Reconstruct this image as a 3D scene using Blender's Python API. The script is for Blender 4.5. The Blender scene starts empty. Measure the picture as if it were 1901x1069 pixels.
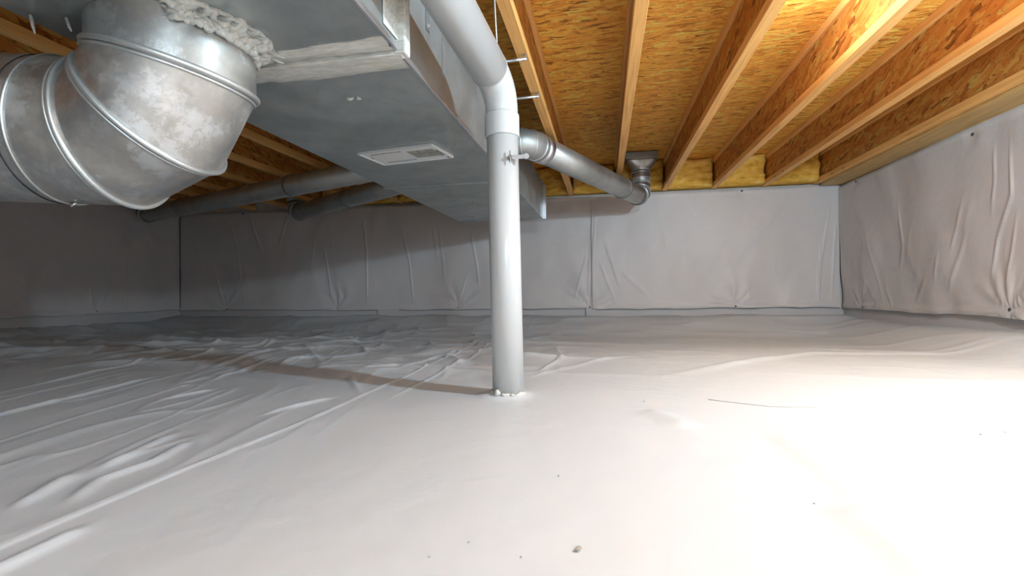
import bpy, bmesh, math, random
import numpy as np
from mathutils import Matrix, Vector

random.seed(7)
sc = bpy.context.scene
col = sc.collection

# ------------------------------------------------------------------ camera
EYE = Vector((0, 0, 0.30))
cam_d = bpy.data.cameras.new('camera')
cam_d.sensor_width = 36.0
cam_d.lens = 925.0 / 1901.0 * 36.0
cam_d.clip_start = 0.02
cam = bpy.data.objects.new('camera', cam_d)
right = Vector((0.98316712, 0.18229735, -0.0122509))
up = Vector((0.01314931, -0.00372035, 0.99990662))
back = Vector((0.18223475, -0.98323641, -0.00605481))
m = Matrix((right, up, back)).transposed().to_4x4()
m.translation = EYE
cam.matrix_world = m
col.objects.link(cam)
sc.camera = cam

# ------------------------------------------------------------------ world, lamps, exposure
w = bpy.data.worlds.new('world')
sc.world = w
w.use_nodes = True
w.node_tree.nodes['Background'].inputs[0].default_value = (0.02, 0.02, 0.02, 1)
w.node_tree.nodes['Background'].inputs[1].default_value = 1.0


def lamp(name, loc, power, colour, radius):
    d = bpy.data.lights.new(name, 'POINT')
    d.energy = power
    d.color = colour
    d.shadow_soft_size = radius
    o = bpy.data.objects.new(name, d)
    o.location = loc
    col.objects.link(o)
    return o


COOL = (0.63, 0.845, 1.0)
lamp('work_lamp', (1.14, 0.88, 1.07), 82.0, COOL, 0.035)
lamp('bay_lamp', (0.70, 1.86, 1.305), 6.0, COOL, 0.06)
lamp('rear_fill', (0.80, -1.40, 1.00), 102.0, COOL, 0.15)  # unseen fill light added behind the camera to lift walls and floor evenly

vs = sc.view_settings
vs.view_transform = 'Standard'
vs.look = 'None'
vs.gamma = 1.0
vs.use_curve_mapping = False
vs.exposure = 0.36
sc.cycles.use_denoising = True
sc.cycles.max_bounces = 6
sc.cycles.diffuse_bounces = 4
sc.cycles.glossy_bounces = 3
sc.cycles.caustics_reflective = False
sc.cycles.caustics_refractive = False
sc.cycles.use_adaptive_sampling = True
sc.cycles.adaptive_threshold = 0.06
sc.cycles.adaptive_min_samples = 16

# ------------------------------------------------------------------ dimensions of the crawl space
XL, XR = -4.37, 1.92          # side walls
YF, YB = -3.0, 4.50           # wall behind the camera, back wall
ZJ, ZC = 1.147, 1.389         # joist underside, subfloor underside
DX0, DX1, DZ = -1.12, -0.455, 0.85   # trunk duct sides and underside


# ------------------------------------------------------------------ helpers
def tag(o, label=None, cat=None, group=None, kind=None):
    if label:
        o['label'] = label
    if cat:
        o['category'] = cat
    if group:
        o['group'] = group
    if kind:
        o['kind'] = kind
    return o


def empty(name, loc, label=None, cat=None, group=None, kind=None):
    o = bpy.data.objects.new(name, None)
    o.empty_display_size = 0.05
    o.location = loc
    col.objects.link(o)
    return tag(o, label, cat, group, kind)


def world_loc(o):
    v = Vector(o.location)
    while o.parent:
        o = o.parent
        v = v + Vector(o.location)
    return v


def link_mesh(name, me, mat, parent=None, loc=(0, 0, 0)):
    o = bpy.data.objects.new(name, me)
    if mat is not None and not me.materials:
        me.materials.append(mat)
    o.parent = parent
    o.location = loc
    col.objects.link(o)
    return o


def mesh(name, verts, faces, mat, parent=None, smooth=False, loc=None):
    """verts in world space; the object sits at loc (top level) or on its parent."""
    off = Vector(loc) if loc else Vector((0, 0, 0))
    if parent is not None:
        off = world_loc(parent)
    me = bpy.data.meshes.new(name)
    a = np.asarray(verts, dtype=float) - np.array(off)
    me.from_pydata([tuple(v) for v in a], [], [tuple(f) for f in faces])
    me.update()
    if smooth:
        me.polygons.foreach_set('use_smooth', [True] * len(me.polygons))
    return link_mesh(name, me, mat, parent, (0, 0, 0) if parent is not None else off)


class MB:
    def __init__(s):
        s.v, s.f = [], []

    def add(s, vf):
        n = len(s.v)
        s.v += [tuple(p) for p in vf[0]]
        s.f += [tuple(i + n for i in f) for f in vf[1]]
        return s

    def build(s, name, mat, parent=None, smooth=False, loc=None):
        return mesh(name, s.v, s.f, mat, parent, smooth, loc)


def box(x0, x1, y0, y1, z0, z1, b=0.0):
    if b <= 0:
        v = [(x, y, z) for z in (z0, z1) for y in (y0, y1) for x in (x0, x1)]
        f = [(0, 2, 3, 1), (4, 5, 7, 6), (0, 1, 5, 4), (2, 6, 7, 3), (0, 4, 6, 2), (1, 3, 7, 5)]
        return v, f
    bm = bmesh.new()
    bmesh.ops.create_cube(bm, size=1.0)
    for q in bm.verts:
        q.co = Vector(((x0 + x1) / 2 + q.co.x * (x1 - x0), (y0 + y1) / 2 + q.co.y * (y1 - y0), (z0 + z1) / 2 + q.co.z * (z1 - z0)))
    bmesh.ops.bevel(bm, geom=list(bm.edges), offset=b, segments=2, affect='EDGES', profile=0.5)
    bm.verts.index_update()
    v = [tuple(q.co) for q in bm.verts]
    f = [tuple(q.index for q in p.verts) for p in bm.faces]
    bm.free()
    return v, f


def tube(path, r, n=24, closed=False, caps=True, jitter=None):
    """mitred round tube along a polyline; r is a number or one radius per point"""
    P = [Vector(p) for p in path]
    k = len(P)
    rr = r if isinstance(r, (list, tuple)) else [r] * k
    dirs = []
    for i in range(k if closed else k - 1):
        dirs.append((P[(i + 1) % k] - P[i]).normalized())
    d0 = dirs[0]
    ref = Vector((0, 0, 1)) if abs(d0.z) < 0.9 else Vector((1, 0, 0))
    u = d0.cross(ref).normalized()
    v = d0.cross(u).normalized()
    vs_, fs = [], []
    prev = d0
    for i in range(k):
        if closed:
            din, dout = dirs[i - 1], dirs[i]
        else:
            din = dirs[max(i - 1, 0)]
            dout = dirs[min(i, k - 2)]
        if i == 0:
            din_t = din if closed else dout
        else:
            din_t = din
        q = prev.rotation_difference(din_t)
        u = q @ u
        v = q @ v
        prev = din_t
        nrm = (din + dout)
        nrm = nrm.normalized() if nrm.length > 1e-6 else dout
        den = din_t.dot(nrm)
        for j in range(n):
            a = 2 * math.pi * j / n
            rad = rr[i] * (1 + (jitter() if jitter else 0))
            off = (u * math.cos(a) + v * math.sin(a)) * rad
            off = off - din_t * (off.dot(nrm) / den)
            vs_.append(tuple(P[i] + off))
    for i in range(k if closed else k - 1):
        a0, b0 = i * n, ((i + 1) % k) * n
        for j in range(n):
            fs.append((a0 + j, a0 + (j + 1) % n, b0 + (j + 1) % n, b0 + j))
    if caps and not closed:
        fs.append(tuple(range(n - 1, -1, -1)))
        fs.append(tuple((k - 1) * n + j for j in range(n)))
    return vs_, fs


def loft(rings, caps=True):
    n = len(rings[0])
    v = [tuple(p) for r in rings for p in r]
    f = []
    for i in range(len(rings) - 1):
        for j in range(n):
            f.append((i * n + j, i * n + (j + 1) % n, (i + 1) * n + (j + 1) % n, (i + 1) * n + j))
    if caps:
        f.append(tuple(range(n - 1, -1, -1)))
        f.append(tuple((len(rings) - 1) * n + j for j in range(n)))
    return v, f


def ring_band(c, d, r, width, thick, n=32):
    """a raised hoop round a pipe: centre c, axis d"""
    c, d = Vector(c), Vector(d).normalized()
    return tube([c - d * width / 2, c - d * width / 2, c + d * width / 2, c + d * width / 2][1:3], r + thick, n)


def circle(c, d, r, n=40):
    c, d = Vector(c), Vector(d).normalized()
    ref = Vector((0, 0, 1)) if abs(d.z) < 0.9 else Vector((1, 0, 0))
    u = d.cross(ref).normalized()
    v = d.cross(u)
    return [c + (u * math.cos(2 * math.pi * i / n) + v * math.sin(2 * math.pi * i / n)) * r for i in range(n)]


# lattice noise in numpy
_tab = np.random.RandomState(3).rand(256, 256)


def vnoise(x, y, s=0):
    x = np.asarray(x, float) + 37.2 * s + 1000
    y = np.asarray(y, float) + 91.7 * s + 1000
    xi, yi = np.floor(x).astype(int), np.floor(y).astype(int)
    fx, fy = x - xi, y - yi
    fx = fx * fx * fx * (fx * (6 * fx - 15) + 10)
    fy = fy * fy * fy * (fy * (6 * fy - 15) + 10)
    t = lambda a, b: _tab[a & 255, b & 255]
    return ((t(xi, yi) * (1 - fx) + t(xi + 1, yi) * fx) * (1 - fy) + (t(xi, yi + 1) * (1 - fx) + t(xi + 1, yi + 1) * fx) * fy) * 2 - 1


def ridged(x, y, s=0):
    return 1 - np.abs(vnoise(x, y, s)) * 1.6


def fbm(x, y, s=0, o=3):
    t, a = 0, 1.0
    for i in range(o):
        t = t + a * vnoise(x * 2 ** i, y * 2 ** i, s + i)
        a *= 0.5
    return t


def sstep(a, b, x):
    t = np.clip((x - a) / (b - a), 0, 1)
    return t * t * (3 - 2 * t)


def crease(U, V, pts, amp, wid, taper=True):
    """thin ridge that follows a polyline on a (U, V) sheet"""
    out = np.zeros_like(U)
    n = len(pts) - 1
    for i in range(n):
        (a, b), (c, d) = pts[i], pts[i + 1]
        L2 = (c - a) ** 2 + (d - b) ** 2
        t = np.clip(((U - a) * (c - a) + (V - b) * (d - b)) / L2, 0, 1)
        dist = np.hypot(U - (a + t * (c - a)), V - (b + t * (d - b)))
        g = (i + t) / n
        k = np.clip(np.sin(np.pi * np.clip(g, 0.04, 0.96)) * 1.6, 0, 1) if taper else 1.0
        out = np.maximum(out, np.exp(-(dist / wid) ** 2) * k)
    return out * amp


def sheet(name, U, V, fn, mat, parent=None, loc=(0, 0, 0)):
    nu, nv = len(U), len(V)
    UU, VV = np.meshgrid(U, V)
    co = fn(UU, VV).reshape(-1, 3) - np.array(loc)
    idx = np.arange(nu * nv).reshape(nv, nu)
    q = np.stack([idx[:-1, :-1], idx[:-1, 1:], idx[1:, 1:], idx[1:, :-1]], -1).reshape(-1, 4)
    me = bpy.data.meshes.new(name)
    me.vertices.add(len(co))
    me.vertices.foreach_set('co', co.ravel())
    me.loops.add(q.size)
    me.loops.foreach_set('vertex_index', q.ravel().astype(np.int32))
    me.polygons.add(len(q))
    me.polygons.foreach_set('loop_start', np.arange(0, q.size, 4, dtype=np.int32))
    me.polygons.foreach_set('loop_total', np.full(len(q), 4, dtype=np.int32))
    me.update(calc_edges=True)
    me.polygons.foreach_set('use_smooth', [True] * len(q))
    return link_mesh(name, me, mat, parent, loc)


# ------------------------------------------------------------------ materials
def new_mat(name, base, rough, metal=0.0, spec=0.5):
    mt = bpy.data.materials.new(name)
    mt.use_nodes = True
    b = mt.node_tree.nodes['Principled BSDF']
    b.inputs['Base Color'].default_value = (*base, 1)
    b.inputs['Roughness'].default_value = rough
    b.inputs['Metallic'].default_value = metal
    b.inputs['Specular IOR Level'].default_value = spec
    return mt, mt.node_tree, b


def N(nt, t, **kw):
    n = nt.nodes.new(t)
    for k, v in kw.items():
        if k in n.inputs:
            n.inputs[k].default_value = v
        else:
            setattr(n, k, v)
    return n


def coords(nt, scale=(1, 1, 1), rot=(0, 0, 0), space='Object'):
    tc = nt.nodes.new('ShaderNodeTexCoord')
    mp = nt.nodes.new('ShaderNodeMapping')
    mp.inputs['Scale'].default_value = scale
    mp.inputs['Rotation'].default_value = rot
    nt.links.new(tc.outputs[space], mp.inputs[0])
    return mp.outputs[0]


def ramp(nt, fac, stops):
    r = nt.nodes.new('ShaderNodeValToRGB')
    e = r.color_ramp.elements
    while len(e) < len(stops):
        e.new(0.5)
    for q, (p, c) in zip(e, stops):
        q.position = p
        q.color = (*c, 1) if len(c) == 3 else c
    nt.links.new(fac, r.inputs[0])
    return r.outputs[0]


def mixc(nt, fac, a, b, mode='MIX'):
    n = nt.nodes.new('ShaderNodeMix')
    n.data_type = 'RGBA'
    n.blend_type = mode
    for s, i in ((fac, 0), (a, 6), (b, 7)):
        if hasattr(s, 'links'):
            nt.links.new(s, n.inputs[i])
        elif i == 0:
            n.inputs[0].default_value = s
        else:
            n.inputs[i].default_value = (*s, 1)
    return n.outputs[2]


def bump(nt, b, h, strength, dist=0.002):
    n = nt.nodes.new('ShaderNodeBump')
    n.inputs['Strength'].default_value = strength
    n.inputs['Distance'].default_value = dist
    nt.links.new(h, n.inputs['Height'])
    nt.links.new(n.outputs[0], b.inputs['Normal'])


def plastic_sheet(name, base, base2, rough):
    mt, nt, b = new_mat(name, base, rough, 0, 0.45)
    c = coords(nt)
    n1 = N(nt, 'ShaderNodeTexNoise', Scale=2.2, Detail=3.0)
    nt.links.new(c, n1.inputs[0])
    nt.links.new(mixc(nt, n1.outputs[0], base, base2), b.inputs['Base Color'])
    n2 = N(nt, 'ShaderNodeTexNoise', Scale=14.0, Detail=6.0)
    nt.links.new(c, n2.inputs[0])
    bump(nt, b, n2.outputs[0], 0.35, 0.006)
    return mt


M = {}
M['floor_liner'] = plastic_sheet('white_floor_liner', (0.66, 0.68, 0.71), (0.70, 0.715, 0.74), 0.42)
M['wall_liner'] = plastic_sheet('grey_wall_liner', (0.645, 0.595, 0.58), (0.685, 0.63, 0.615), 0.45)
M['wall'] = plastic_sheet('lined_block_wall', (0.58, 0.54, 0.53), (0.62, 0.58, 0.57), 0.6)


def osb(name, scale, rot, tint=1.0, green=1.0):
    mt, nt, b = new_mat(name, (0.4, 0.2, 0.07), 0.62, 0, 0.35)
    c0 = coords(nt, (1, 1, 1), rot)
    wn = N(nt, 'ShaderNodeTexNoise', Scale=9.0, Detail=2.0)
    nt.links.new(c0, wn.inputs[0])
    add = nt.nodes.new('ShaderNodeVectorMath')
    add.operation = 'MULTIPLY_ADD'
    add.inputs[1].default_value = (0.05, 0.05, 0.05)
    nt.links.new(wn.outputs[1], add.inputs[0])
    nt.links.new(c0, add.inputs[2])
    layers = []
    for k, (sx, sy, r) in enumerate(((1.0, 5.5, 0.12), (1.3, 7.0, -0.22))):
        mp = nt.nodes.new('ShaderNodeMapping')
        mp.inputs['Scale'].default_value = (sx * scale, sy * scale, sy * scale)
        mp.inputs['Rotation'].default_value = (0, 0, r)
        nt.links.new(add.outputs[0], mp.inputs[0])
        vo = N(nt, 'ShaderNodeTexVoronoi', Scale=7.0)
        vo.feature = 'F1'
        nt.links.new(mp.outputs[0], vo.inputs['Vector'])
        sp = nt.nodes.new('ShaderNodeSeparateColor')
        nt.links.new(vo.outputs['Color'], sp.inputs[0])
        t = tint
        layers.append((ramp(nt, sp.outputs[0], [(0.0, (0.312 * t, 0.109 * t * green, 0.014 * t)), (0.12, (0.624 * t, 0.244 * t * green, 0.035 * t)), (0.55, (0.750 * t, 0.341 * t * green, 0.054 * t)), (0.9, (0.750 * t, 0.451 * t * green, 0.083 * t)), (1.0, (0.750 * t, 0.592 * t * green, 0.134 * t))]), sp.outputs[1], vo))
    pick = ramp(nt, layers[1][1], [(0.45, (0, 0, 0)), (0.5, (1, 1, 1))])
    base = mixc(nt, pick, layers[0][0], layers[1][0])
    # dark knife-thin chip edges
    mp = nt.nodes.new('ShaderNodeMapping')
    mp.inputs['Scale'].default_value = (4 * scale, 26 * scale, 26 * scale)
    nt.links.new(add.outputs[0], mp.inputs[0])
    fl = N(nt, 'ShaderNodeTexNoise', Scale=4.0, Detail=2.0)
    nt.links.new(mp.outputs[0], fl.inputs[0])
    dark = ramp(nt, fl.outputs[0], [(0.30, (0.35, 0.35, 0.35)), (0.40, (1, 1, 1))])
    nt.links.new(mixc(nt, 1.0, base, dark, 'MULTIPLY'), b.inputs['Base Color'])
    bump(nt, b, layers[0][1], 0.25, 0.002)
    return mt


M['osb_ceiling'] = osb('osb_subfloor', 1.9, (0, 0, 0.06), 1.32)
M['osb_web'] = osb('osb_joist_web', 1.3, (0.0, 0.9, 1.25), 0.82, 0.86)


def pine(name, a, b_):
    mt, nt, b = new_mat(name, a, 0.55, 0, 0.35)
    c = coords(nt, (26, 1.1, 26))
    n = N(nt, 'ShaderNodeTexNoise', Scale=3.0, Detail=5.0)
    nt.links.new(c, n.inputs[0])
    colr = ramp(nt, n.outputs[0], [(0.25, b_), (0.5, a), (0.75, tuple(min(1, q * 1.15) for q in a))])
    c2 = coords(nt, (9, 2.5, 9))
    k = N(nt, 'ShaderNodeTexVoronoi', Scale=1.3)
    nt.links.new(c2, k.inputs['Vector'])
    kn = ramp(nt, k.outputs['Distance'], [(0.02, (0.45, 0.32, 0.22)), (0.09, (1, 1, 1))])
    nt.links.new(mixc(nt, 1.0, colr, kn, 'MULTIPLY'), b.inputs['Base Color'])
    return mt


M['flange'] = pine('pine_joist_flange', (0.92, 0.48, 0.155), (0.74, 0.35, 0.095))
M['sill'] = pine('pine_sill', (0.60, 0.38, 0.15), (0.42, 0.24, 0.07))


def galv(name, base, rough, metal, dust=0.0, dustc=(0.42, 0.36, 0.29), patch=0.5):
    mt, nt, b = new_mat(name, base, rough, metal)
    c = coords(nt)
    v = N(nt, 'ShaderNodeTexNoise', Scale=9.0, Detail=8.0, Roughness=0.65)
    nt.links.new(c, v.inputs[0])
    lo = tuple(q * 0.90 for q in base)
    hi = tuple(min(1, q * 1.07) for q in base)
    colr = ramp(nt, v.outputs[0], [(0.38, lo), (0.5, base), (0.62, hi)])
    n = N(nt, 'ShaderNodeTexNoise', Scale=3.0, Detail=6.0)
    nt.links.new(c, n.inputs[0])
    if dust:
        f = ramp(nt, n.outputs[0], [(0.42, (0, 0, 0)), (0.62, (dust, dust, dust))])
        colr = mixc(nt, f, colr, dustc)
    nt.links.new(colr, b.inputs['Base Color'])
    rr = ramp(nt, n.outputs[0], [(0.4, (rough, rough, rough)), (0.6, (min(1, rough + 0.18),) * 3)])
    nt.links.new(rr, b.inputs['Roughness'])
    nd = N(nt, 'ShaderNodeTexNoise', Scale=4.0, Detail=2.0)
    nt.links.new(c, nd.inputs[0])
    bump(nt, b, nd.outputs[0], 0.12, 0.01)
    return mt



def elbow_metal():
    mt, nt, b = new_mat('galvanised_elbow', (0.72, 0.72, 0.71), 0.40, 0.72)
    c = coords(nt)
    n = N(nt, 'ShaderNodeTexNoise', Scale=26.0, Detail=9.0, Roughness=0.7)
    nt.links.new(c, n.inputs[0])
    spangle = ramp(nt, n.outputs[0], [(0.40, (0.50, 0.50, 0.50)), (0.52, (0.56, 0.56, 0.55)), (0.62, (0.68, 0.68, 0.67))])
    d = N(nt, 'ShaderNodeTexNoise', Scale=4.5, Detail=5.0, Roughness=0.6)
    nt.links.new(c, d.inputs[0])
    f = ramp(nt, d.outputs[0], [(0.42, (0, 0, 0)), (0.50, (0.6, 0.6, 0.6)), (0.70, (0.85, 0.85, 0.85))])
    dusty = mixc(nt, f, spangle, (0.40, 0.36, 0.31))
    k = N(nt, 'ShaderNodeTexNoise', Scale=7.0, Detail=9.0, Roughness=0.75)
    nt.links.new(coords(nt, (1, 1, 1), (0.4, 0.2, 0.1)), k.inputs[0])
    chalk = ramp(nt, k.outputs[0], [(0.54, (0, 0, 0)), (0.58, (0.45, 0.45, 0.45)), (0.7, (0.6, 0.6, 0.6))])
    nt.links.new(mixc(nt, chalk, dusty, (0.74, 0.75, 0.76)), b.inputs['Base Color'])
    nt.links.new(ramp(nt, d.outputs[0], [(0.42, (0.30, 0.30, 0.30)), (0.58, (0.55, 0.55, 0.55))]), b.inputs['Roughness'])
    nt.links.new(ramp(nt, d.outputs[0], [(0.45, (0.85, 0.85, 0.85)), (0.60, (0.45, 0.45, 0.45))]), b.inputs['Metallic'])
    nd = N(nt, 'ShaderNodeTexNoise', Scale=5.0, Detail=2.0)
    nt.links.new(c, nd.inputs[0])
    bump(nt, b, nd.outputs[0], 0.15, 0.01)
    return mt


M['duct'] = galv('galvanised_trunk', (0.50, 0.54, 0.54), 0.36, 0.75)
M['elbow'] = elbow_metal()
M['bead'] = galv('galvanised_bead', (0.66, 0.66, 0.64), 0.35, 0.80)
M['branch'] = galv('galvanised_branch', (0.52, 0.54, 0.53), 0.34, 0.80)
M['band'] = galv('dull_steel_band', (0.30, 0.30, 0.29), 0.5, 0.6)
M['bright'] = galv('bright_zinc', (0.72, 0.72, 0.74), 0.28, 0.9)

M['pvc'] = new_mat('white_pvc', (0.57, 0.57, 0.565), 0.28, 0, 0.5)[0]
M['enamel'] = new_mat('white_enamel', (0.82, 0.82, 0.81), 0.35, 0, 0.5)[0]
M['dark'] = new_mat('dark_slot', (0.06, 0.055, 0.05), 0.8)[0]
M['grille'] = new_mat('tan_damper', (0.42, 0.40, 0.35), 0.6)[0]
M['pin'] = new_mat('dark_pin', (0.10, 0.09, 0.08), 0.5, 0.3)[0]
M['thread'] = new_mat('grey_thread', (0.45, 0.44, 0.43), 0.8)[0]
M['crumb'] = new_mat('grey_crumb', (0.40, 0.36, 0.31), 0.9)[0]


def sealant_mat():
    mt, nt, b = new_mat('duct_sealant', (0.66, 0.64, 0.58), 0.75, 0, 0.2)
    c = coords(nt, (6, 30, 30))
    n = N(nt, 'ShaderNodeTexNoise', Scale=5.0, Detail=5.0)
    nt.links.new(c, n.inputs[0])
    nt.links.new(ramp(nt, n.outputs[0], [(0.35, (0.55, 0.53, 0.48)), (0.65, (0.72, 0.70, 0.65))]), b.inputs['Base Color'])
    bump(nt, b, n.outputs[0], 0.6, 0.004)
    return mt


M['sealant'] = sealant_mat()


def batt_mat():
    mt, nt, b = new_mat('fibreglass', (0.62, 0.46, 0.10), 0.95, 0, 0.1)
    c = coords(nt, (1, 1, 2.2))
    n = N(nt, 'ShaderNodeTexNoise', Scale=13.0, Detail=5.0)
    nt.links.new(c, n.inputs[0])
    nt.links.new(ramp(nt, n.outputs[0], [(0.25, (0.56, 0.25, 0.03)), (0.5, (0.84, 0.46, 0.08)), (0.75, (0.92, 0.60, 0.18))]), b.inputs['Base Color'])
    bump(nt, b, n.outputs[0], 0.8, 0.012)
    return mt


M['batt'] = batt_mat()

# ------------------------------------------------------------------ floor sheet
FL = [[(-.854, .698), (-.93, .948)], [(-.801, .759), (-.84, .882)], [(-.764, .594), (-.808, .669), (-.8, .803)], [(-.82, .558), (-.882, .694)],
      [(-1.267, 1.238), (-1.234, 1.403)], [(-.849, 1.104), (-.78, 1.336)], [(-.643, .40), (-.649, .53)],
      [(-1.062, 1.744), (-.895, 1.643), (-.719, 1.382)], [(-1.853, 2.372), (-2.074, 3.141)], [(-1.747, 2.646), (-1.14, 1.872)],
      [(-1.757, 3.157), (-1.096, 2.217)], [(-.265, 1.714), (-.053, 2.135), (.159, 2.329)], [(-.243, 1.832), (-.142, 2.51)],
      [(-1.019, 1.748), (-.78, 1.909), (-.714, 2.464)], [(-1.772, 3.6), (-1.2, 3.95)],
      [(-1.5, .9), (-1.62, 1.6)], [(-1.9, 1.3), (-2.1, 2.2)], [(-2.5, 1.7), (-2.9, 2.9)], [(-1.35, 1.5), (-1.5, 2.1)]]
FR = [[(.351, 1.171), (.36, .50)], [(.313, .753), (.322, .664), (.325, .5)], [(.184, 1.105), (.099, 1.286)], [(.173, 1.763), (.913, 2.492), (1.788, 2.566)]]


def floor_z(X, Y):
    z = 0.010 * fbm(X * 0.7, Y * 0.7, 1, 2)
    left = sstep(-0.45, -0.95, X)
    far = sstep(1.5, 2.2, Y) * sstep(4.2, 3.6, Y)
    farleft = far * sstep(0.1, -0.6, X)
    # long folds that run away from the camera on the left
    ang = X * 1.0 + 0.22 * Y
    z = z + left * 0.006 * (ridged(ang * 3.0, Y * 1.1, 4) ** 2) * sstep(0.9, 1.5, Y + 0.4 * vnoise(X * 2, Y * 2, 16))
    z = z + left * 0.0045 * (np.clip(ridged(ang * 6, Y * 1.8, 5), 0, 1) ** 7) * sstep(-0.4, 0.4, vnoise(X * 2, Y * 1.5, 15)) + left * 0.0035 * (np.clip(ridged(ang * 13 + 3, Y * 3.1, 17), 0, 1) ** 6) * sstep(-0.2, 0.5, vnoise(X * 3, Y * 2, 18))
    z = z + (0.3 * far + farleft) * 0.022 * (ridged(X * 1.6 + 0.5 * Y, Y * 2.4, 6) ** 2)
    z = z + (0.15 * far + farleft) * 0.012 * (ridged(X * 4 + 0.8 * Y, Y * 4.6, 7) ** 3)
    z = z + farleft * 0.005 * fbm(X * 9, Y * 9, 8, 2)
    for p in FL:
        z = z + crease(X, Y, p, 0.0065, 0.010)
    for p in FR:
        z = z + crease(X, Y, p, 0.009, 0.030)
    # lapped and taped seam along X = -0.70
    xs = -0.70 + 0.010 * vnoise(Y * 2.1, Y * 0, 9)
    z = z + 0.006 * np.exp(-((X - xs) / 0.006) ** 2) + 0.004 * sstep(xs - 0.003, xs + 0.003, X) * sstep(xs + 0.16, xs + 0.02, X)
    z = z + 0.004 * np.exp(-((X - xs - 0.10) / 0.005) ** 2) * sstep(1.2, 1.6, Y)
    # liner gathered round the vent pipe
    d = np.hypot(X + 0.285, Y - 1.415)
    z = z * sstep(0.05, 0.35, d)
    z = z + 0.008 * np.exp(-((d - 0.05) / 0.025) ** 2)
    # the ground dips a little towards the walls and the sheet turns up at their foot
    z = z - 0.035 * sstep(2.2, 3.7, Y)
    wav = 0.05 * fbm(X * 1.4, X * 0 + 2, 12, 2)
    foot = np.maximum(np.maximum(0.105 * sstep(3.72 + wav, 4.42, Y), 0.09 * sstep(1.45, 1.88, X) * sstep(1.2, 2.4, Y)), 0.075 * sstep(-3.95, -4.33, X))
    z = z + foot + 0.012 * ridged(X * 3, Y * 5, 13) * sstep(3.6, 4.0, Y)
    return z


def span(*segs):
    out = []
    for a, b, st in segs:
        out += list(np.arange(a, b, st))
    return np.array(out + [segs[-1][1]])


fx = span((XL - 0.02, -2.3, 0.022), (-2.3, -0.2, 0.0065), (-0.2, XR + 0.02, 0.015))
fy = span((YF - 0.02, 0.3, 0.12), (0.3, 2.3, 0.009), (2.3, YB + 0.02, 0.014))
fl = sheet('floor', fx, fy, lambda U, V: np.stack([U, V, floor_z(U, V)], -1), M['floor_liner'])
tag(fl, kind='structure')

# ------------------------------------------------------------------ walls behind the hung liner
for nm, b_ in (('wall_back', (XL - 0.2, XR + 0.2, YB, YB + 0.2, -0.2, ZC)), ('wall_left', (XL - 0.2, XL, YF, YB, -0.2, ZC)),
               ('wall_right', (XR, XR + 0.2, YF, YB, -0.2, ZC)), ('wall_front', (XL - 0.2, XR + 0.2, YF - 0.2, YF, -0.2, ZC))):
    tag(MB().add(box(*b_)).build(nm, M['wall']), kind='structure')

# stub piers that show under the liner hem on the back wall
tag(MB().add(box(-2.15, -1.93, YB - 0.022, YB - 0.001, -0.05, 0.16, 0.004)).build('trim_2', M['wall']), kind='structure')
tag(MB().add(box(-0.165, -0.075, YB - 0.024, YB - 0.001, -0.05, 0.16, 0.004)).build('trim_3', M['wall']), kind='structure')

# ceiling: a deck with OSB panels laid on the joists
ceil = MB().add(box(XL - 0.2, XR + 0.2, YF - 0.2, YB + 0.2, ZC + 0.020, ZC + 0.06)).build('ceiling', M['osb_ceiling'])
tag(ceil, kind='structure')
ys = [YF, -2.503, -1.283, -0.063, 1.157, 2.377, 3.597, YB]
for i in range(len(ys) - 1):
    xb = [XL, -3.08, -0.68, XR] if i % 2 else [XL, -2.28, 0.12, XR]
    for k in range(3):
        g = 0.0022
        MB().add(box(xb[k] + g, xb[k + 1] - g, ys[i] + g, ys[i + 1] - g, ZC, ZC + 0.0195, 0.0012)).build('panel', M['osb_ceiling'], ceil)

# sill board on top of the right-hand wall, under the outer joist
tag(MB().add(box(1.738, XR - 0.001, YF + 0.01, YB - 0.06, ZJ - 0.020, ZJ - 0.0008, 0.002)).build('trim_1', M['sill']), kind='structure')

# ------------------------------------------------------------------ I-joists
FW, FH = 0.042, 0.036
JL = YB - 0.012 - (YF + 0.012)
j0 = Vector((0, YF + 0.012, ZJ))


def local(vf, name, mat):
    me = bpy.data.meshes.new(name)
    me.from_pydata(vf[0], [], vf[1])
    me.materials.append(mat)
    return me


me_bot = local(box(-FW / 2, FW / 2, 0, JL, 0, FH, 0.002), 'bottom_flange', M['flange'])
me_web = local(box(-0.0055, 0.0055, 0, JL, FH - 0.004, ZC - ZJ - FH + 0.004), 'web', M['osb_web'])
me_top = local(box(-FW / 2, FW / 2, 0, JL, ZC - ZJ - FH, ZC - ZJ - 0.0005, 0.002), 'top_flange', M['flange'])
JX = [1.72, 1.32, 0.92, 0.52, 0.12, -0.28, -0.68, -1.08, -1.48, -1.88, -2.28, -2.68, -3.08, -3.48, -3.88, -4.28]
JL_LABEL = ['wooden I-joist running along the right-hand wall, outermost on the right',
            'second wooden I-joist from the right-hand wall',
            'third wooden I-joist from the right-hand wall',
            'fourth wooden I-joist from the right-hand wall, right of the floor boot',
            'wooden I-joist just left of the square boot, seen almost edge on',
            'wooden I-joist just right of the white pipe with two steel hooks below it',
            'wooden I-joist above the right half of the grey trunk duct',
            'wooden I-joist above the left edge of the grey trunk duct',
            'first wooden I-joist left of the grey trunk duct',
            'second wooden I-joist left of the grey trunk duct',
            'third wooden I-joist left of the grey trunk duct',
            'fourth wooden I-joist left of the grey trunk duct',
            'fifth wooden I-joist left of the grey trunk duct',
            'sixth wooden I-joist left of the grey trunk duct',
            'seventh wooden I-joist left of the grey trunk duct',
            'wooden I-joist running along the dark left-hand wall']
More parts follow.
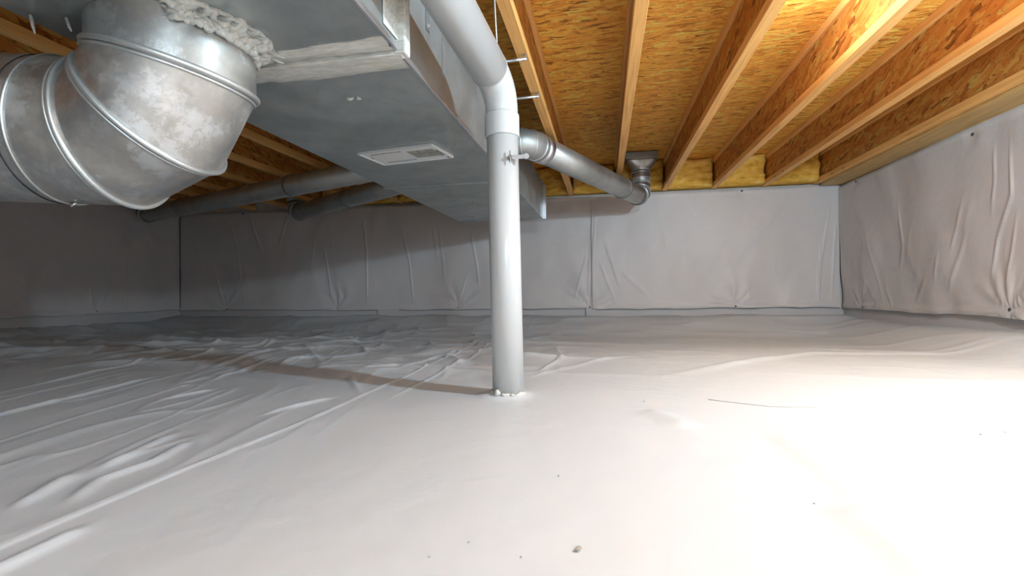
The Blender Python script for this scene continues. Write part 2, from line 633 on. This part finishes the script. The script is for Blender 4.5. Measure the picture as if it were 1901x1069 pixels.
for x, lb in zip(JX, JL_LABEL):
    e = empty('floor_joist', (x, YF + 0.012, ZJ), lb, 'joist', 'wooden I-joists under the subfloor')
    for nm, me in (('bottom_flange', me_bot), ('web', me_web), ('top_flange', me_top)):
        link_mesh(nm, me, None, e)

# ------------------------------------------------------------------ fibreglass batts at the ends of the joist bays
BL = ['yellow fibreglass batt in the bay between the right-hand wall joist and its neighbour',
      'yellow fibreglass batt between the second and third joists from the right wall',
      'yellow fibreglass batt between the third and fourth joists from the right wall',
      'yellow fibreglass batt behind the sheet-metal floor boot',
      'yellow fibreglass batt behind the round branch duct right of the white pipe',
      'yellow fibreglass batt beside the far end of the trunk duct',
      'yellow fibreglass batt behind the end of the trunk duct',
      'yellow fibreglass batt in the first bay left of the trunk duct',
      'yellow fibreglass batt in the second bay left of the trunk duct',
      'yellow fibreglass batt in the third bay left of the trunk duct',
      'yellow fibreglass batt in the fourth bay left of the trunk duct']
for k, lb in enumerate(BL):
    x0, x1 = JX[k + 1] + FW / 2 + 0.002, JX[k] - FW / 2 - 0.002
    rs = np.random.RandomState(40 + k)
    nx, nz = 26, 20
    z0, z1 = ZJ + 0.004, ZC - 0.004
    y0 = YB - 0.13 + rs.uniform(-0.03, 0.03)
    u = np.linspace(0, 1, nx)
    v = np.linspace(0, 1, nz)
    U, V = np.meshgrid(u, v)
    edge = np.minimum(np.minimum(U, 1 - U), np.minimum(V, 1 - V))
    Yf = y0 - 0.03 * np.minimum(1, edge / 0.2) ** 0.5 - 0.022 * fbm(U * 3 + k * 7, V * 4, 20, 3) - 0.02 * vnoise(U * 1.3 + 5 * k, V * 1.5, 21)
    X = x0 + (x1 - x0) * U
    Z = z0 + (z1 - z0) * V
    front = np.stack([X, Yf, Z], -1).reshape(-1, 3)
    bk = np.stack([X, np.full_like(X, YB - 0.001), Z], -1).reshape(-1, 3)
    vv = np.concatenate([front, bk])
    ff = []
    n0 = nx * nz
    for a in range(nz - 1):
        for b_ in range(nx - 1):
            i = a * nx + b_
            ff.append((i, i + 1, i + nx + 1, i + nx))
            ff.append((n0 + i, n0 + i + nx, n0 + i + nx + 1, n0 + i + 1))
    for b_ in range(nx - 1):
        i = b_
        ff.append((i, n0 + i, n0 + i + 1, i + 1))
        i = (nz - 1) * nx + b_
        ff.append((i, i + 1, n0 + i + 1, n0 + i))
    for a in range(nz - 1):
        i = a * nx
        ff.append((i, i + nx, n0 + i + nx, n0 + i))
        i = a * nx + nx - 1
        ff.append((i, n0 + i, n0 + i + nx, i + nx))
    o = mesh('insulation_batt', vv, ff, M['batt'], None, True, ((x0 + x1) / 2, y0, z0))
    tag(o, lb, 'insulation', 'fibreglass batts between the joist ends')

# ------------------------------------------------------------------ hung wall liner
BACK = [[(-3.749, 1.049), (-3.659, .772)], [(-3.52, 1.095), (-3.383, .71)], [(-3.942, .614), (-3.82, .172)], [(-3.659, .772), (-3.59, .225)], [(-3.091, 1.078), (-3.202, .759)],
        [(-2.702, .772), (-2.611, .191)], [(-2.788, .854), (-2.831, .643)], [(-2.289, 1.072), (-2.249, .681), (-2.249, .162)], [(-1.888, .953), (-1.812, .567), (-1.778, .185)],
        [(-1.582, .967), (-1.534, .612)], [(-1.514, .914), (-1.463, .409)], [(-1.217, .903), (-1.155, .553), (-1.132, .354)], [(-1.249, .455), (-1.34, .182)],
        [(-.085, 1.053), (-.125, .578), (-.145, .159)], [(-.065, 1.053), (-.098, .578), (-.115, .159)], [(-.146, .626), (-.27, .198)], [(-.052, .576), (.105, .171)], [(-.003, .765), (.13, .336)], [(.132, .478), (.38, .239)],
        [(1.812, .927), (1.701, .182)], [(1.863, .881), (1.821, .181)], [(1.748, .665), (1.721, .182)]]
RIGHT = [[(2.852, .99), (2.846, .829), (2.868, .646)], [(2.752, .987), (2.742, .729), (2.829, .535), (2.876, .298)], [(3.058, .76), (3.158, .479)], [(3.017, .611), (3.199, .24)],
         [(3.647, .831), (3.612, .582), (3.677, .411)], [(3.248, .486), (3.299, .333)], [(4.129, .429), (3.948, .192)], [(3.841, .306), (3.747, .161)], [(3.372, .366), (3.509, .186)],
         [(2.713, .623), (2.768, .271)], [(4.043, .701), (3.845, .158)]]
LEFT = [[(3.86, .75), (3.87, .17)], [(3.55, .42), (3.57, .17)]]
BPIN = [(-3.79, .152), (-2.571, .152), (-1.343, .152), (-.129, .150), (1.082, .150), (-.055, 1.125), (1.147, 1.118), (-2.5, 1.12), (-1.35, 1.12), (-3.6, 1.12)]
RPIN = [(4.139, .150), (2.754, .182), (4.2, 1.10), (3.0, 1.09)]
LPIN = [(3.61, .165), (2.4, .165), (3.61, 1.12)]


def bulge(U, V, pts, pins, seed, amp=0.005):
    s = 0.014 * fbm(U * 1.5, V * 1.0, seed, 2) + 0.009 * vnoise(U * 5 + 1.3 * V, V * 2.0, seed + 3) * sstep(1.1, 0.3, V) + 0.005 * vnoise(U * 7 - 4 * V, V * 3 + U * 2, seed + 4)
    s = s + 0.0022 * ridged(U * 4 + 1.2 * V, V * 2.6, seed + 5) ** 6 * sstep(-0.2, 0.4, vnoise(U * 2, V * 3, seed + 7))
    for i, (a, b_) in enumerate(pins):
        r = np.hypot(U - a, V - b_)
        th = np.arctan2(V - b_, U - a)
        s = s + (0.0045 if b_ < 0.5 else 0.0) * np.cos(th * 8 + 2.1 * i + 4 * vnoise(th * 1.5, r * 5, seed + i)) * np.exp(-((r - 0.12) / 0.11) ** 2)
        s = s - 0.008 * np.exp(-(r / 0.05) ** 2)
    for i, p in enumerate(pts):
        s = s + crease(U, V, p, amp * (0.9 + 0.6 * ((i * 37) % 10) / 10), 0.0075)
    return s


def hang(name, u0, u1, z0, z1, place, pts, pins, seed, label, lipamp=0.02):
    U = np.arange(u0, u1 + 0.003, 0.0065)
    U[-1] = u1
    V = np.concatenate([np.linspace(0, 0.06, 6)[:-1], np.linspace(0.06, 0.95, 44)[:-1], np.linspace(0.95, 1, 6)])

    def fn(UU, VV):
        lo = z0 + lipamp * 0.35 * vnoise(UU * 1.9, UU * 0, seed + 8) - 0.006 * ridged(UU * 4, UU * 0, seed + 9)
        hi = z1 + 0.006 * vnoise(UU * 1.3, UU * 0, seed + 10)
        Z = lo + (hi - lo) * VV
        s = 0.030 + bulge(UU, Z, pts, pins, seed)
        # rolled hem at the foot and at the head
        s = s + 0.006 * np.exp(-((VV - 0.02) / 0.018) ** 2) + 0.007 * np.exp(-((VV - 0.988) / 0.012) ** 2)
        s = s * sstep(1.005, 0.97, VV) + 0.022 * (1 - sstep(1.005, 0.97, VV))
        return place(UU, Z, np.maximum(s, 0.004))
    mid = [float(q) for q in place(np.array((u0 + u1) / 2), np.array(z0), np.array(0.02))]
    o = sheet(name, U, V, fn, M['wall_liner'], None, mid)
    tag(o, label, 'liner', 'plastic liner sheets hung on the walls')
    for i, (a, b_) in enumerate(pins):
        if u0 <= a <= u1:
            s = float(np.maximum(0.03 + bulge(np.array([a]), np.array([b_]), pts, pins, seed)[0], 0.004))
            c = np.array([float(q) for q in place(np.array(a), np.array(b_), np.array(s))])
            c2 = np.array([float(q) for q in place(np.array(a), np.array(b_), np.array(s + 0.006))])
            d = Vector(c2 - c)
            mb = MB().add(tube([Vector(c) - d, Vector(c) + d * 0.6, Vector(c) + d], [0.009, 0.009, 0.004], 10))
            mb.build('fastener', M['pin'], o)
    return o


pb = lambda u, z, s: np.stack(np.broadcast_arrays(u, YB - s, z), -1)
pr = lambda u, z, s: np.stack(np.broadcast_arrays(XR - s, u, z), -1)
pl = lambda u, z, s: np.stack(np.broadcast_arrays(XL + s, u, z), -1)
hang('wall_liner', -4.33, -2.17, 0.140, 1.135, pb, BACK, BPIN, 50, 'dark creased grey liner on the back wall, from the left corner to the first lap')
hang('wall_liner', -2.175, -0.10, 0.140, 1.135, lambda u, z, s: pb(u, z, s + 0.003), BACK, BPIN, 51, 'grey liner on the back wall behind the white pipe and the trunk duct end')
hang('wall_liner', -0.105, 1.885, 0.138, 1.140, lambda u, z, s: pb(u, z, s + 0.005), BACK, BPIN, 52, 'light grey liner on the back wall, from the middle seam to the right corner')
hang('wall_liner', 0.6, 4.46, 0.140, ZJ - 0.022, pr, RIGHT, RPIN, 53, 'light grey liner with long bright creases on the right-hand wall')
hang('wall_liner', 0.2, 4.46, 0.148, 1.135, pl, LEFT, LPIN, 54, 'dark grey liner on the left-hand wall below the round duct')

# ------------------------------------------------------------------ trunk duct
td = empty('trunk_duct', ((DX0 + DX1) / 2, 1.5, DZ), 'large rectangular grey galvanised trunk duct hung below the joists', 'duct')
DT = ZJ - 0.006
MB().add(box(DX0, DX1, -1.6, 1.062, DZ, DT, 0.004)).build('near_section', M['duct'], td)
MB().add(box(DX0, DX1, 1.082, 2.445, DZ, DT, 0.004)).build('middle_section', M['duct'], td)
MB().add(box(DX0 + 0.002, DX1 - 0.002, 2.460, 3.80, DZ + 0.003, DT, 0.004)).build('end_section', M['duct'], td)
jf = MB().add(box(DX0 - 0.010, DX1 + 0.010, 1.060, 1.084, DZ - 0.012, DZ + 0.012, 0.003))
jf.build('joint_flange', M['sealant'], td)
MB().add(box(DX1 - 0.006, DX1 + 0.022, 1.056, 1.088, DZ - 0.010, DT, 0.004)).build('corner_cleat', M['sealant'], td)
MB().add(box(DX0 - 0.008, DX1 + 0.006, 2.436, 2.468, DZ - 0.007, DZ + 0.010, 0.003)).build('seam_cleat', M['duct'], td)
MB().add(box(DX1 - 0.004, DX1 + 0.012, 2.436, 2.468, DZ - 0.004, DT, 0.003)).build('seam_cleat', M['duct'], td)
# end cap with a turned-out edge
MB().add(box(DX0 - 0.004, DX1 + 0.004, 3.798, 3.806, DZ - 0.004, DT, 0.001)).build('end_cap', M['duct'], td)
MB().add(box(DX1 - 0.001, DX1 + 0.026, 3.775, 3.781, DZ - 0.004, DT - 0.03, 0.001)).build('end_cap_flange', M['bright'], td)
# edge lip along the right lower corner
MB().add(box(DX1 - 0.004, DX1 + 0.005, -1.6, 1.055, DZ - 0.004, DZ + 0.010, 0.0015)).build('edge_lip', M['bright'], td)
MB().add(box(DX1 - 0.004, DX1 + 0.005, 1.09, 2.43, DZ - 0.004, DZ + 0.010, 0.0015)).build('edge_lip', M['bright'], td)


# sealant brushed over the joint: ragged slab on the underside, and a patch up the side
def ragged(x0, x1, ya, yb, z, n, seed, ampa, ampb, th=0.004):
    xs = np.linspace(x0, x1, n)
    a = ya + ampa * fbm(xs * 9, xs * 0, seed, 4)
    b_ = yb + ampb * fbm(xs * 4, xs * 0 + 3, seed + 1, 4)
    rows = []
    for t, dz in ((0.0, 0.0), (0.02, -th * 0.8), (0.35, -th), (0.5, -th * 1.6), (0.65, -th), (0.98, -th * 0.8), (1.0, 0.0)):
        rows.append(np.stack([xs, a + (b_ - a) * t, np.full(n, z + 0.0008 + dz) - 0.0015 * vnoise(xs * 40, xs * 0 + t * 5, seed) * (0 < t < 1)], -1))
    v = np.concatenate(rows)
    f = []
    for i in range(len(rows) - 1):
        for j in range(n - 1):
            q = i * n + j
            f.append((q, q + n, q + n + 1, q + 1))
    return v, f


so = MB().add(ragged(DX0 + 0.004, DX1 - 0.004, 1.010, 1.062, DZ, 140, 31, 0.010, 0.001)).add(ragged(DX0 + 0.004, DX1 - 0.002, 1.082, 1.165, DZ, 140, 33, 0.001, 0.016))
so.build('sealant', M['sealant'], td, True)
MB().add(box(DX1 + 0.0005, DX1 + 0.004, 1.085, 1.125, DZ + 0.02, DT - 0.01, 0.0015)).build('sealant', M['sealant'], td)
MB().add(box(DX1 + 0.0005, DX1 + 0.004, 0.985, 1.058, DZ + 0.02, DT - 0.01, 0.0015)).build('sealant', M['sealant'], td)
for (x, y, r) in ((-0.70, 1.30, 0.014), (-0.675, 1.302, 0.009)):
    MB().add(tube([(x, y, DZ + 0.002), (x, y, DZ - 0.003), (x, y, DZ - 0.005)], [r, r * 0.8, r * 0.3], 9, jitter=lambda: random.uniform(-0.35, 0.25))).build('sealant_dab', M['sealant'], td)
# strap hanger and its screw on the lit side
st = MB().add(box(DX1 + 0.0008, DX1 + 0.003, 1.248, 1.274, 0.995, DT, 0.0005)).build('hanger_strap', M['band'], td)
MB().add(tube([(DX1 + 0.003, 1.261, 1.008), (DX1 + 0.009, 1.261, 1.008)], 0.006, 10)).build('screw', M['bright'], st)
for i, (x, y) in enumerate(((-0.80, 3.0), (-0.62, 3.3), (-0.95, 3.55))):
    MB().add(tube([(x, y, DZ + 0.004), (x, y, DZ - 0.001)], 0.006, 8)).build('screw', M['band'], td)

# ------------------------------------------------------------------ register in the underside of the trunk
rg = empty('air_register', (-0.767, 1.868, DZ), 'white metal floor register fixed flat to the underside of the trunk duct', 'register')
ca, sa = math.cos(math.radians(-9)), math.sin(math.radians(-9))


def RT(vf, z0=DZ):
    return [(-0.767 + x * ca - y * sa, 1.868 + x * sa + y * ca, z0 + z) for x, y, z in vf[0]], vf[1]


HW, HD = 0.160, 0.088
ox0, ox1, oy0, oy1 = 0.022, 0.142, -0.050, 0.050
fp = MB()
for b_ in ((-HW, ox0, -HD, HD), (ox1, HW, -HD, HD), (ox0, ox1, -HD, oy0), (ox0, ox1, oy1, HD)):
    fp.add(RT(box(b_[0], b_[1], b_[2], b_[3], -0.008, -0.0005)))
face = fp.build('face_plate', M['enamel'], rg)
rim = MB()
for b_ in ((-HW - 0.004, HW + 0.004, -HD - 0.004, -HD + 0.004), (-HW - 0.004, HW + 0.004, HD - 0.004, HD + 0.004), (-HW - 0.004, -HW + 0.004, -HD, HD), (HW - 0.004, HW + 0.004, -HD, HD)):
    rim.add(RT(box(*b_, -0.011, -0.0003, 0.001)))
rim.build('rim', M['enamel'], rg)
MB().add(RT(box(ox0, ox1, oy0, oy1, -0.0015, -0.0004))).build('damper_blade', M['dark'], rg)
for i in range(11):
    x = ox0 + 0.006 + i * 0.0105
    for k in range(2):
        y0 = oy0 + 0.004 + k * 0.049
        MB().add(RT(box(x - 0.0028, x + 0.0028, y0, y0 + 0.043, -0.0065, -0.0016, 0.0006))).build('louver', M['grille'], rg)
for i in range(11):
    for k, yy in enumerate((-0.060, 0.060)):
        x = -0.118 + i * 0.0125
        MB().add(RT(box(x - 0.003, x + 0.003, yy - 0.0035, yy + 0.0035, -0.0086, -0.0078))).build('slot', M['dark'], rg)
MB().add(RT(box(ox1 + 0.006, ox1 + 0.010, -0.030, 0.034, -0.014, -0.0078, 0.001))).build('lever', M['band'], rg)
for x, y in ((-HW + 0.016, -0.018), (HW - 0.012, 0.075)):
    p = RT(([(x, y, -0.0078), (x, y, -0.0105)], []))[0]
    MB().add(tube(p, 0.0045, 10)).build('screw', M['band'], rg)

# ------------------------------------------------------------------ big round elbow feeding the trunk
ER, EY = 0.1535, 0.919
EAX, EAZ = -0.898, 0.6536
re = empty('round_duct_elbow', (EAX, EY, EAZ - ER), 'large round galvanised elbow duct with raised seams, left of the trunk duct', 'duct')
EH = Vector((-0.9756, -0.2141, 0.0493)).normalized()      # the way the level leg runs
EC = Vector((-1.0423, EY, EAZ))
axis = [Vector((EAX, EY, DZ - 0.0005)), Vector((EAX, EY, 0.7745)), Vector((-0.9502, EY, 0.6897)), EC, EC + EH * 1.5]
NE = 72
tv, tf = tube(axis, ER, NE, caps=False)
names = ['upper_collar', 'upper_gore', 'lower_gore', 'horizontal_pipe']
for i in range(4):
    mesh(names[i], tv[i * NE:(i + 2) * NE], [(j, (j + 1) % NE, NE + (j + 1) % NE, NE + j) for j in range(NE)], M['elbow'], re, True)
for i in (1, 2, 3):
    rp = [Vector(p) for p in tv[i * NE:(i + 1) * NE]]
    c = axis[i]
    rp = [c + (p - c) * 1.012 for p in rp]
    MB().add(tube(rp, 0.0062, 8, closed=True)).build('seam_bead', M['bead'], re, True)
    d = (axis[i + 1] - axis[i]).normalized()
    MB().add(tube([p + d * 0.011 for p in [c + (q - c) * 0.992 for q in rp]], 0.0035, 6, closed=True)).build('seam_lip', M['bead'], re, True)
MB().add(tube(circle(EC + EH * 0.105, EH, ER + 0.0015, 72), 0.003, 6, closed=True)).build('crimp_line', M['bead'], re, True)
MB().add(tube([EC + EH * 1.49, EC + EH * 0.128], ER + 0.002, 72, caps=False)).build('sleeve', M['elbow'], re, True)
tc = EC + EH * 0.105 + Vector((0, 0, -ER))
MB().add(tube([tc + Vector((-0.005, 0.01, 0.002)), tc + Vector((0, 0, -0.008)), tc + Vector((0.013, -0.01, -0.009)), tc + Vector((0.02, -0.006, -0.002))], 0.0022, 6)).build('wire_twist', M['bead'], re, True)
# sealant smeared round the joint with the trunk
rs = np.random.RandomState(5)
seal = MB()
for k, (rad, z, rr_) in enumerate(((ER + 0.006, DZ - 0.010, 0.015), (ER + 0.021, DZ - 0.005, 0.014), (ER + 0.003, DZ - 0.026, 0.008), (ER + 0.034, DZ - 0.003, 0.008))):
    n = 80
    path, radl = [], []
    for i in range(n):
        a = -0.95 + 1.75 * i / (n - 1)
        q = rad + 0.006 * float(vnoise(i * 0.3, k * 9.1, 60))
        path.append((EAX + q * math.cos(a), EY + q * math.sin(a), z + 0.005 * float(vnoise(i * 0.4, k * 4.3, 61))))
        radl.append(rr_ * (1 + 0.4 * float(vnoise(i * 0.6, k, 62))) * min(1, i / 8 + 0.1, (n - 1 - i) / 8 + 0.1))
    seal.add(tube(path, radl, 9))
seal.build('sealant_collar', M['sealant'], re, True)
for k in range(9):
    a = rs.uniform(-0.7, 0.7)
    p0 = Vector((EAX + (ER + 0.03) * math.cos(a), EY + (ER + 0.03) * math.sin(a), DZ - 0.012))
    L = rs.uniform(0.02, 0.05)
    d = Vector((math.cos(a), math.sin(a), 0)) * L + Vector((0, 0, -L * 0.35))
    MB().add(tube([p0, p0 + d * 0.5 + Vector((0, 0.004, 0)), p0 + d], [0.006, 0.004, 0.0015], 6)).build('sealant_drip', M['sealant'], re, True)
for (x, y, z, L) in ((-1.03, 0.80, DZ - 0.004, 0.03), (-1.09, 0.78, DZ - 0.002, 0.04)):
    MB().add(tube([(x, y, z), (x + 0.006, y, z - L * 0.6), (x + 0.016, y - 0.004, z - L)], [0.004, 0.003, 0.0012], 6)).build('sealant_drip', M['sealant'], re, True)


# ------------------------------------------------------------------ round branch ducts
def arc_pts(p0, d0, d1, rad, n):
    """polyline that leaves p0 along d0 and turns to d1"""
    d0, d1 = Vector(d0).normalized(), Vector(d1).normalized()
    ang = d0.angle(d1)
    ax = d0.cross(d1).normalized()
    c = p0 + (ax.cross(d0)) * rad
    out = []
    for i in range(n + 1):
        q = Matrix.Rotation(ang * i / n, 3, ax)
        out.append(c + q @ (p0 - c))
    return out


def branch(name, label, start, out_dir, p_a, p_b, r, bands, boot=None):
    root = empty(name, p_a, label, 'duct')
    p_a, p_b, s = Vector(p_a), Vector(p_b), Vector(start)
    d = (p_b - p_a).normalized()
    o_ = Vector(out_dir)
    # take-off elbow: short gores between the trunk and the run
    mid = s + o_ * 0.05
    take = [s, mid, mid.lerp(p_a, 0.5) + o_ * 0.012, p_a, p_a + d * 0.04]
    MB().add(tube(take, r, 28)).build('takeoff', M['branch'], root, True)
    for q, dd in ((take[1], o_), (take[2], (p_a - s).normalized()), (p_a, d)):
        MB().add(tube(circle(q, dd, r + 0.001, 32), 0.004, 6, closed=True)).build('gore_seam', M['bright'], root, True)
    MB().add(tube([p_a + d * 0.02, p_b], r - 0.001, 36)).build('pipe', M['branch'], root, True)
    MB().add(tube([p_a + d * 0.035, p_a + d * 0.085], r + 0.004, 36)).build('joint_band', M['bright'], root, True)
    L = (p_b - p_a).length
    for t in bands:
        c = p_a + d * (L * t)
        MB().add(tube([c - d * 0.013, c + d * 0.013], r + 0.004, 36)).build('joint_band', M['band'], root, True)
    # elbow turning up between the joists
    ap = arc_pts(p_b, d, Vector((0, 0, 1)), r + 0.025, 4)
    MB().add(tube(ap, r, 28)).build('end_elbow', M['branch'], root, True)
    for i in (0, 1, 2, 3):
        dd = (ap[i + 1] - ap[i]).normalized()
        MB().add(tube(circle(ap[i], dd if i == 0 else (ap[i + 1] - ap[i - 1]), r + 0.003, 32), 0.005, 6, closed=True)).build('gore_seam', M['band'] if i % 2 == 0 else M['bright'], root, True)
    top = ap[-1]
    zt = ZC - 0.008
    if boot:
        bz0, bz1, hw, hd = boot
        MB().add(tube([top, Vector((top.x, top.y, bz0))], r - 0.002, 32)).build('riser', M['branch'], root, True)
        for z in (bz0 - 0.012, bz0 - 0.055):
            MB().add(tube(circle((top.x, top.y, z), (0, 0, 1), r, 32), 0.004, 6, closed=True)).build('riser_bead', M['bright'], root, True)
        n = 32
        rings = []
        for t in np.linspace(0, 1, 7):
            rg_ = []
            for j in range(n):
                a = 2 * math.pi * (j + 0.5) / n
                cx, cy = math.cos(a), math.sin(a)
                k = 1 / max(abs(cx), abs(cy))
                q = t * t * (3 - 2 * t)
                rg_.append((top.x + cx * r * (1 - q) + cx * k * hw * q, top.y + cy * r * (1 - q) + cy * k * hd * q, bz0 + (bz1 - bz0) * t))
            rings.append(rg_)
        MB().add(loft(rings)).build('boot_transition', M['branch'], root, True)
        MB().add(box(top.x - hw - 0.006, top.x + hw + 0.006, top.y - hd - 0.006, top.y + hd + 0.006, bz1 - 0.004, bz1 + 0.05, 0.004)).build('boot_rim', M['band'], root)
        MB().add(box(top.x - hw + 0.01, top.x + hw - 0.01, top.y - hd + 0.01, top.y + hd - 0.01, bz1 + 0.04, ZC - 0.002)).build('boot_neck', M['branch'], root)
    else:
        MB().add(tube([top, Vector((top.x, top.y, zt))], r - 0.002, 32)).build('riser', M['branch'], root, True)
    return root


branch('branch_duct', 'round branch duct right of the white pipe, sloping to a square floor boot', (DX1 + 0.001, 2.53, 1.062), (1, 0, 0), (-0.345, 2.60, 1.060), (0.262, 4.02, 1.040), 0.0725, (0.80,), (1.245, 1.335, 0.118, 0.075))
branch('branch_duct', 'long dark round branch duct left of the trunk, reaching the left-hand corner', (DX0 - 0.001, 2.73, 1.055), (-1, 0, 0), (-1.24, 2.79, 1.055), (-4.11, 3.90, 1.050), 0.072, (0.31, 0.80))
branch('branch_duct', 'shorter dark round branch duct left of the trunk, ending at the back wall', (DX0 - 0.001, 3.10, 1.055), (-1, 0, 0), (-1.23, 3.16, 1.055), (-2.74, 4.14, 1.050), 0.072, (0.5,))

# ------------------------------------------------------------------ white vent pipe
pv = empty('vent_pipe', (-0.283, 1.415, 0.0), 'white plastic vent pipe rising from the floor and bending overhead', 'pipe')
pr_ = 0.0455
B = Vector((-0.276, 1.415, -0.03))
T = Vector((-0.287, 1.420, 0.800))
dr = (T - B).normalized()
MB().add(tube([B, T], pr_, 48)).build('riser', M['pvc'], pv, True)
c0, c1 = Vector((-0.2865, 1.420, 0.746)), Vector((-0.287, 1.420, 0.812))
MB().add(tube([c0, c0 + dr * 0.0015, c1 - dr * 0.004, c1], [pr_ + 0.0035, pr_ + 0.005, pr_ + 0.005, pr_ + 0.003], 48)).build('coupling', M['pvc'], pv)
# elbow and the run that passes over the camera
E0 = c1 - dr * 0.002
R1, R2 = Vector((-0.302, 1.325, 0.907)), Vector((-0.367, 0.66, 0.992))
rd = (R2 - R1).normalized()
ctrl = E0 + Vector((0, 0, 0.075))
el = []
for i in range(11):
    t = i / 10
    el.append(E0 * (1 - t) ** 2 + ctrl * 2 * t * (1 - t) + (R1 - rd * 0.01) * t ** 2)
MB().add(tube(el, [pr_ + 0.001 + 0.003 * (i / 10) for i in range(11)], 48)).build('elbow', M['pvc'], pv, True)
rv = MB().add(tube([R1, R2, R2 + Vector((0.0, -0.9, 0.06))], 0.052, 48))
rv.build('run', M['pvc'], pv, True)
MB().add(tube(circle(R1, rd, 0.0515, 48), 0.0013, 6, closed=True)).build('joint_line', M['thread'], pv, True)
# sealant where the liner meets the pipe
bs = []
for i in range(48):
    a = 2 * math.pi * i / 48
    q = pr_ + 0.001
    bs.append((-0.2765 + q * math.cos(a), 1.415 + q * math.sin(a), 0.006 + 0.005 * float(vnoise(i * 0.5, 1.0, 70))))
MB().add(tube(bs, [0.006 * (1 + 0.4 * float(vnoise(i * 0.6, 3.0, 71))) for i in range(48)], 8, closed=True)).build('base_sealant', M['sealant'], pv, True)
for (a, r_, h) in ((4.25, 0.010, 0.016), (4.6, 0.007, 0.007), (5.1, 0.007, 0.006)):
    c = Vector((-0.2765 + (pr_ + 0.006) * math.cos(a), 1.415 + (pr_ + 0.006) * math.sin(a), 0.008))
    MB().add(tube([c, c + Vector((0, 0, h * 0.6)), c + Vector((0, 0, h))], [r_, r_ * 0.8, r_ * 0.3], 8, jitter=lambda: random.uniform(-0.35, 0.3))).build('sealant_lump', M['sealant'], pv, True)
# little metal clip on the riser
cl = MB().add(box(-0.252, -0.206, 1.378, 1.381, 0.671, 0.683, 0.001)).add(tube([(-0.210, 1.376, 0.677), (-0.210, 1.383, 0.677)], 0.008, 12)).build('clip', M['bright'], pv)
MB().add(tube([(-0.2535, 1.384, 0.677), (-0.2545, 1.366, 0.677)], [0.0075, 0.005], 8)).build('clip_screw', M['band'], cl)
MB().add(tube([(-0.2545, 1.370, 0.660), (-0.2545, 1.370, 0.694)], 0.002, 6)).build('clip_wing', M['band'], cl)

# hooks nailed under the joist, and the hanging cord
for (x0, x1, y, lb) in ((-0.345, -0.262, 1.757, 'upper grey steel hook end crossing the joist right of the white pipe'),
                        (-0.372, -0.262, 2.107, 'lower grey steel hook end crossing the joist right of the white pipe')):
    h = empty('pipe_hook', (x1, y, ZJ - 0.02), lb, 'hook', 'steel hooks under the joist by the pipe')
    MB().add(tube([(x0, y, ZJ - 0.020), (x1, y, ZJ - 0.018)], 0.0055, 10)).build('rod', M['bright'], h, True)
    MB().add(tube([(x1 - 0.012, y, ZJ - 0.024), (x1 - 0.004, y, ZJ - 0.001)], 0.004, 8)).build('nail', M['band'], h, True)
    MB().add(tube([(x0, y, ZJ - 0.020), (x0 - 0.012, y, ZJ - 0.012), (x0 - 0.014, y, ZJ - 0.001)], 0.0055, 10)).build('bent_end', M['bright'], h, True)
cd = MB().add(tube([(-0.287, 1.33, ZJ - 0.001), (-0.285, 1.335, 1.06), (-0.279, 1.33, 0.952)], 0.0022, 8)).build('hanging_cord', M['pvc'], None, True, (-0.287, 1.33, ZJ))
tag(cd, 'thin white cord dropping from the joist to the bend of the white pipe', 'cord')

# ------------------------------------------------------------------ litter on the floor sheet
DB = [((-.033, .567), .0052, 'largest grey crumb on the white floor sheet, bottom centre'), ((-.159, .564), .0016, 'tiny dark speck on the floor sheet, bottom left of the largest crumb'),
      ((-.075, .792), .0020, 'small dark speck on the floor sheet between the pipe foot and the largest crumb'), ((.101, 1.378), .0022, 'small speck on the floor sheet just right of the pipe foot'),
      ((-.194, .525), .0014, 'tiny speck at the bottom edge left of centre'), ((-.094, .542), .0014, 'tiny speck at the bottom edge left of the largest crumb'),
      ((.73, 1.143), .0026, 'left one of two specks at the far right of the bright floor'), ((.786, 1.162), .0026, 'right one of two specks at the far right of the bright floor'),
      ((.28, .751), .0014, 'tiny speck beside the fold at the lower right of the floor')]
for (x, y), r, lb in DB:
    z = float(floor_z(np.array([x]), np.array([y]))[0])
    bm = bmesh.new()
    bmesh.ops.create_icosphere(bm, subdivisions=1, radius=r)
    for q in bm.verts:
        q.co *= random.uniform(0.6, 1.25)
        q.co.z *= 0.7
    me = bpy.data.meshes.new('crumb')
    bm.to_mesh(me)
    bm.free()
    tag(link_mesh('crumb', me, M['crumb'], None, (x, y, z + r * 0.45)), lb, 'crumb', 'crumbs on the floor sheet')
tp = [(.273, 1.427), (.306, 1.408), (.339, 1.39), (.375, 1.372), (.408, 1.356), (.46, 1.355), (.521, 1.359)]
th = MB().add(tube([(x, y, float(floor_z(np.array([x]), np.array([y]))[0]) + 0.001) for x, y in tp], 0.0008, 6)).build('thread', M['thread'], None, True, (.40, 1.36, 0))
tag(th, 'long thin grey thread lying on the bright floor sheet', 'thread')
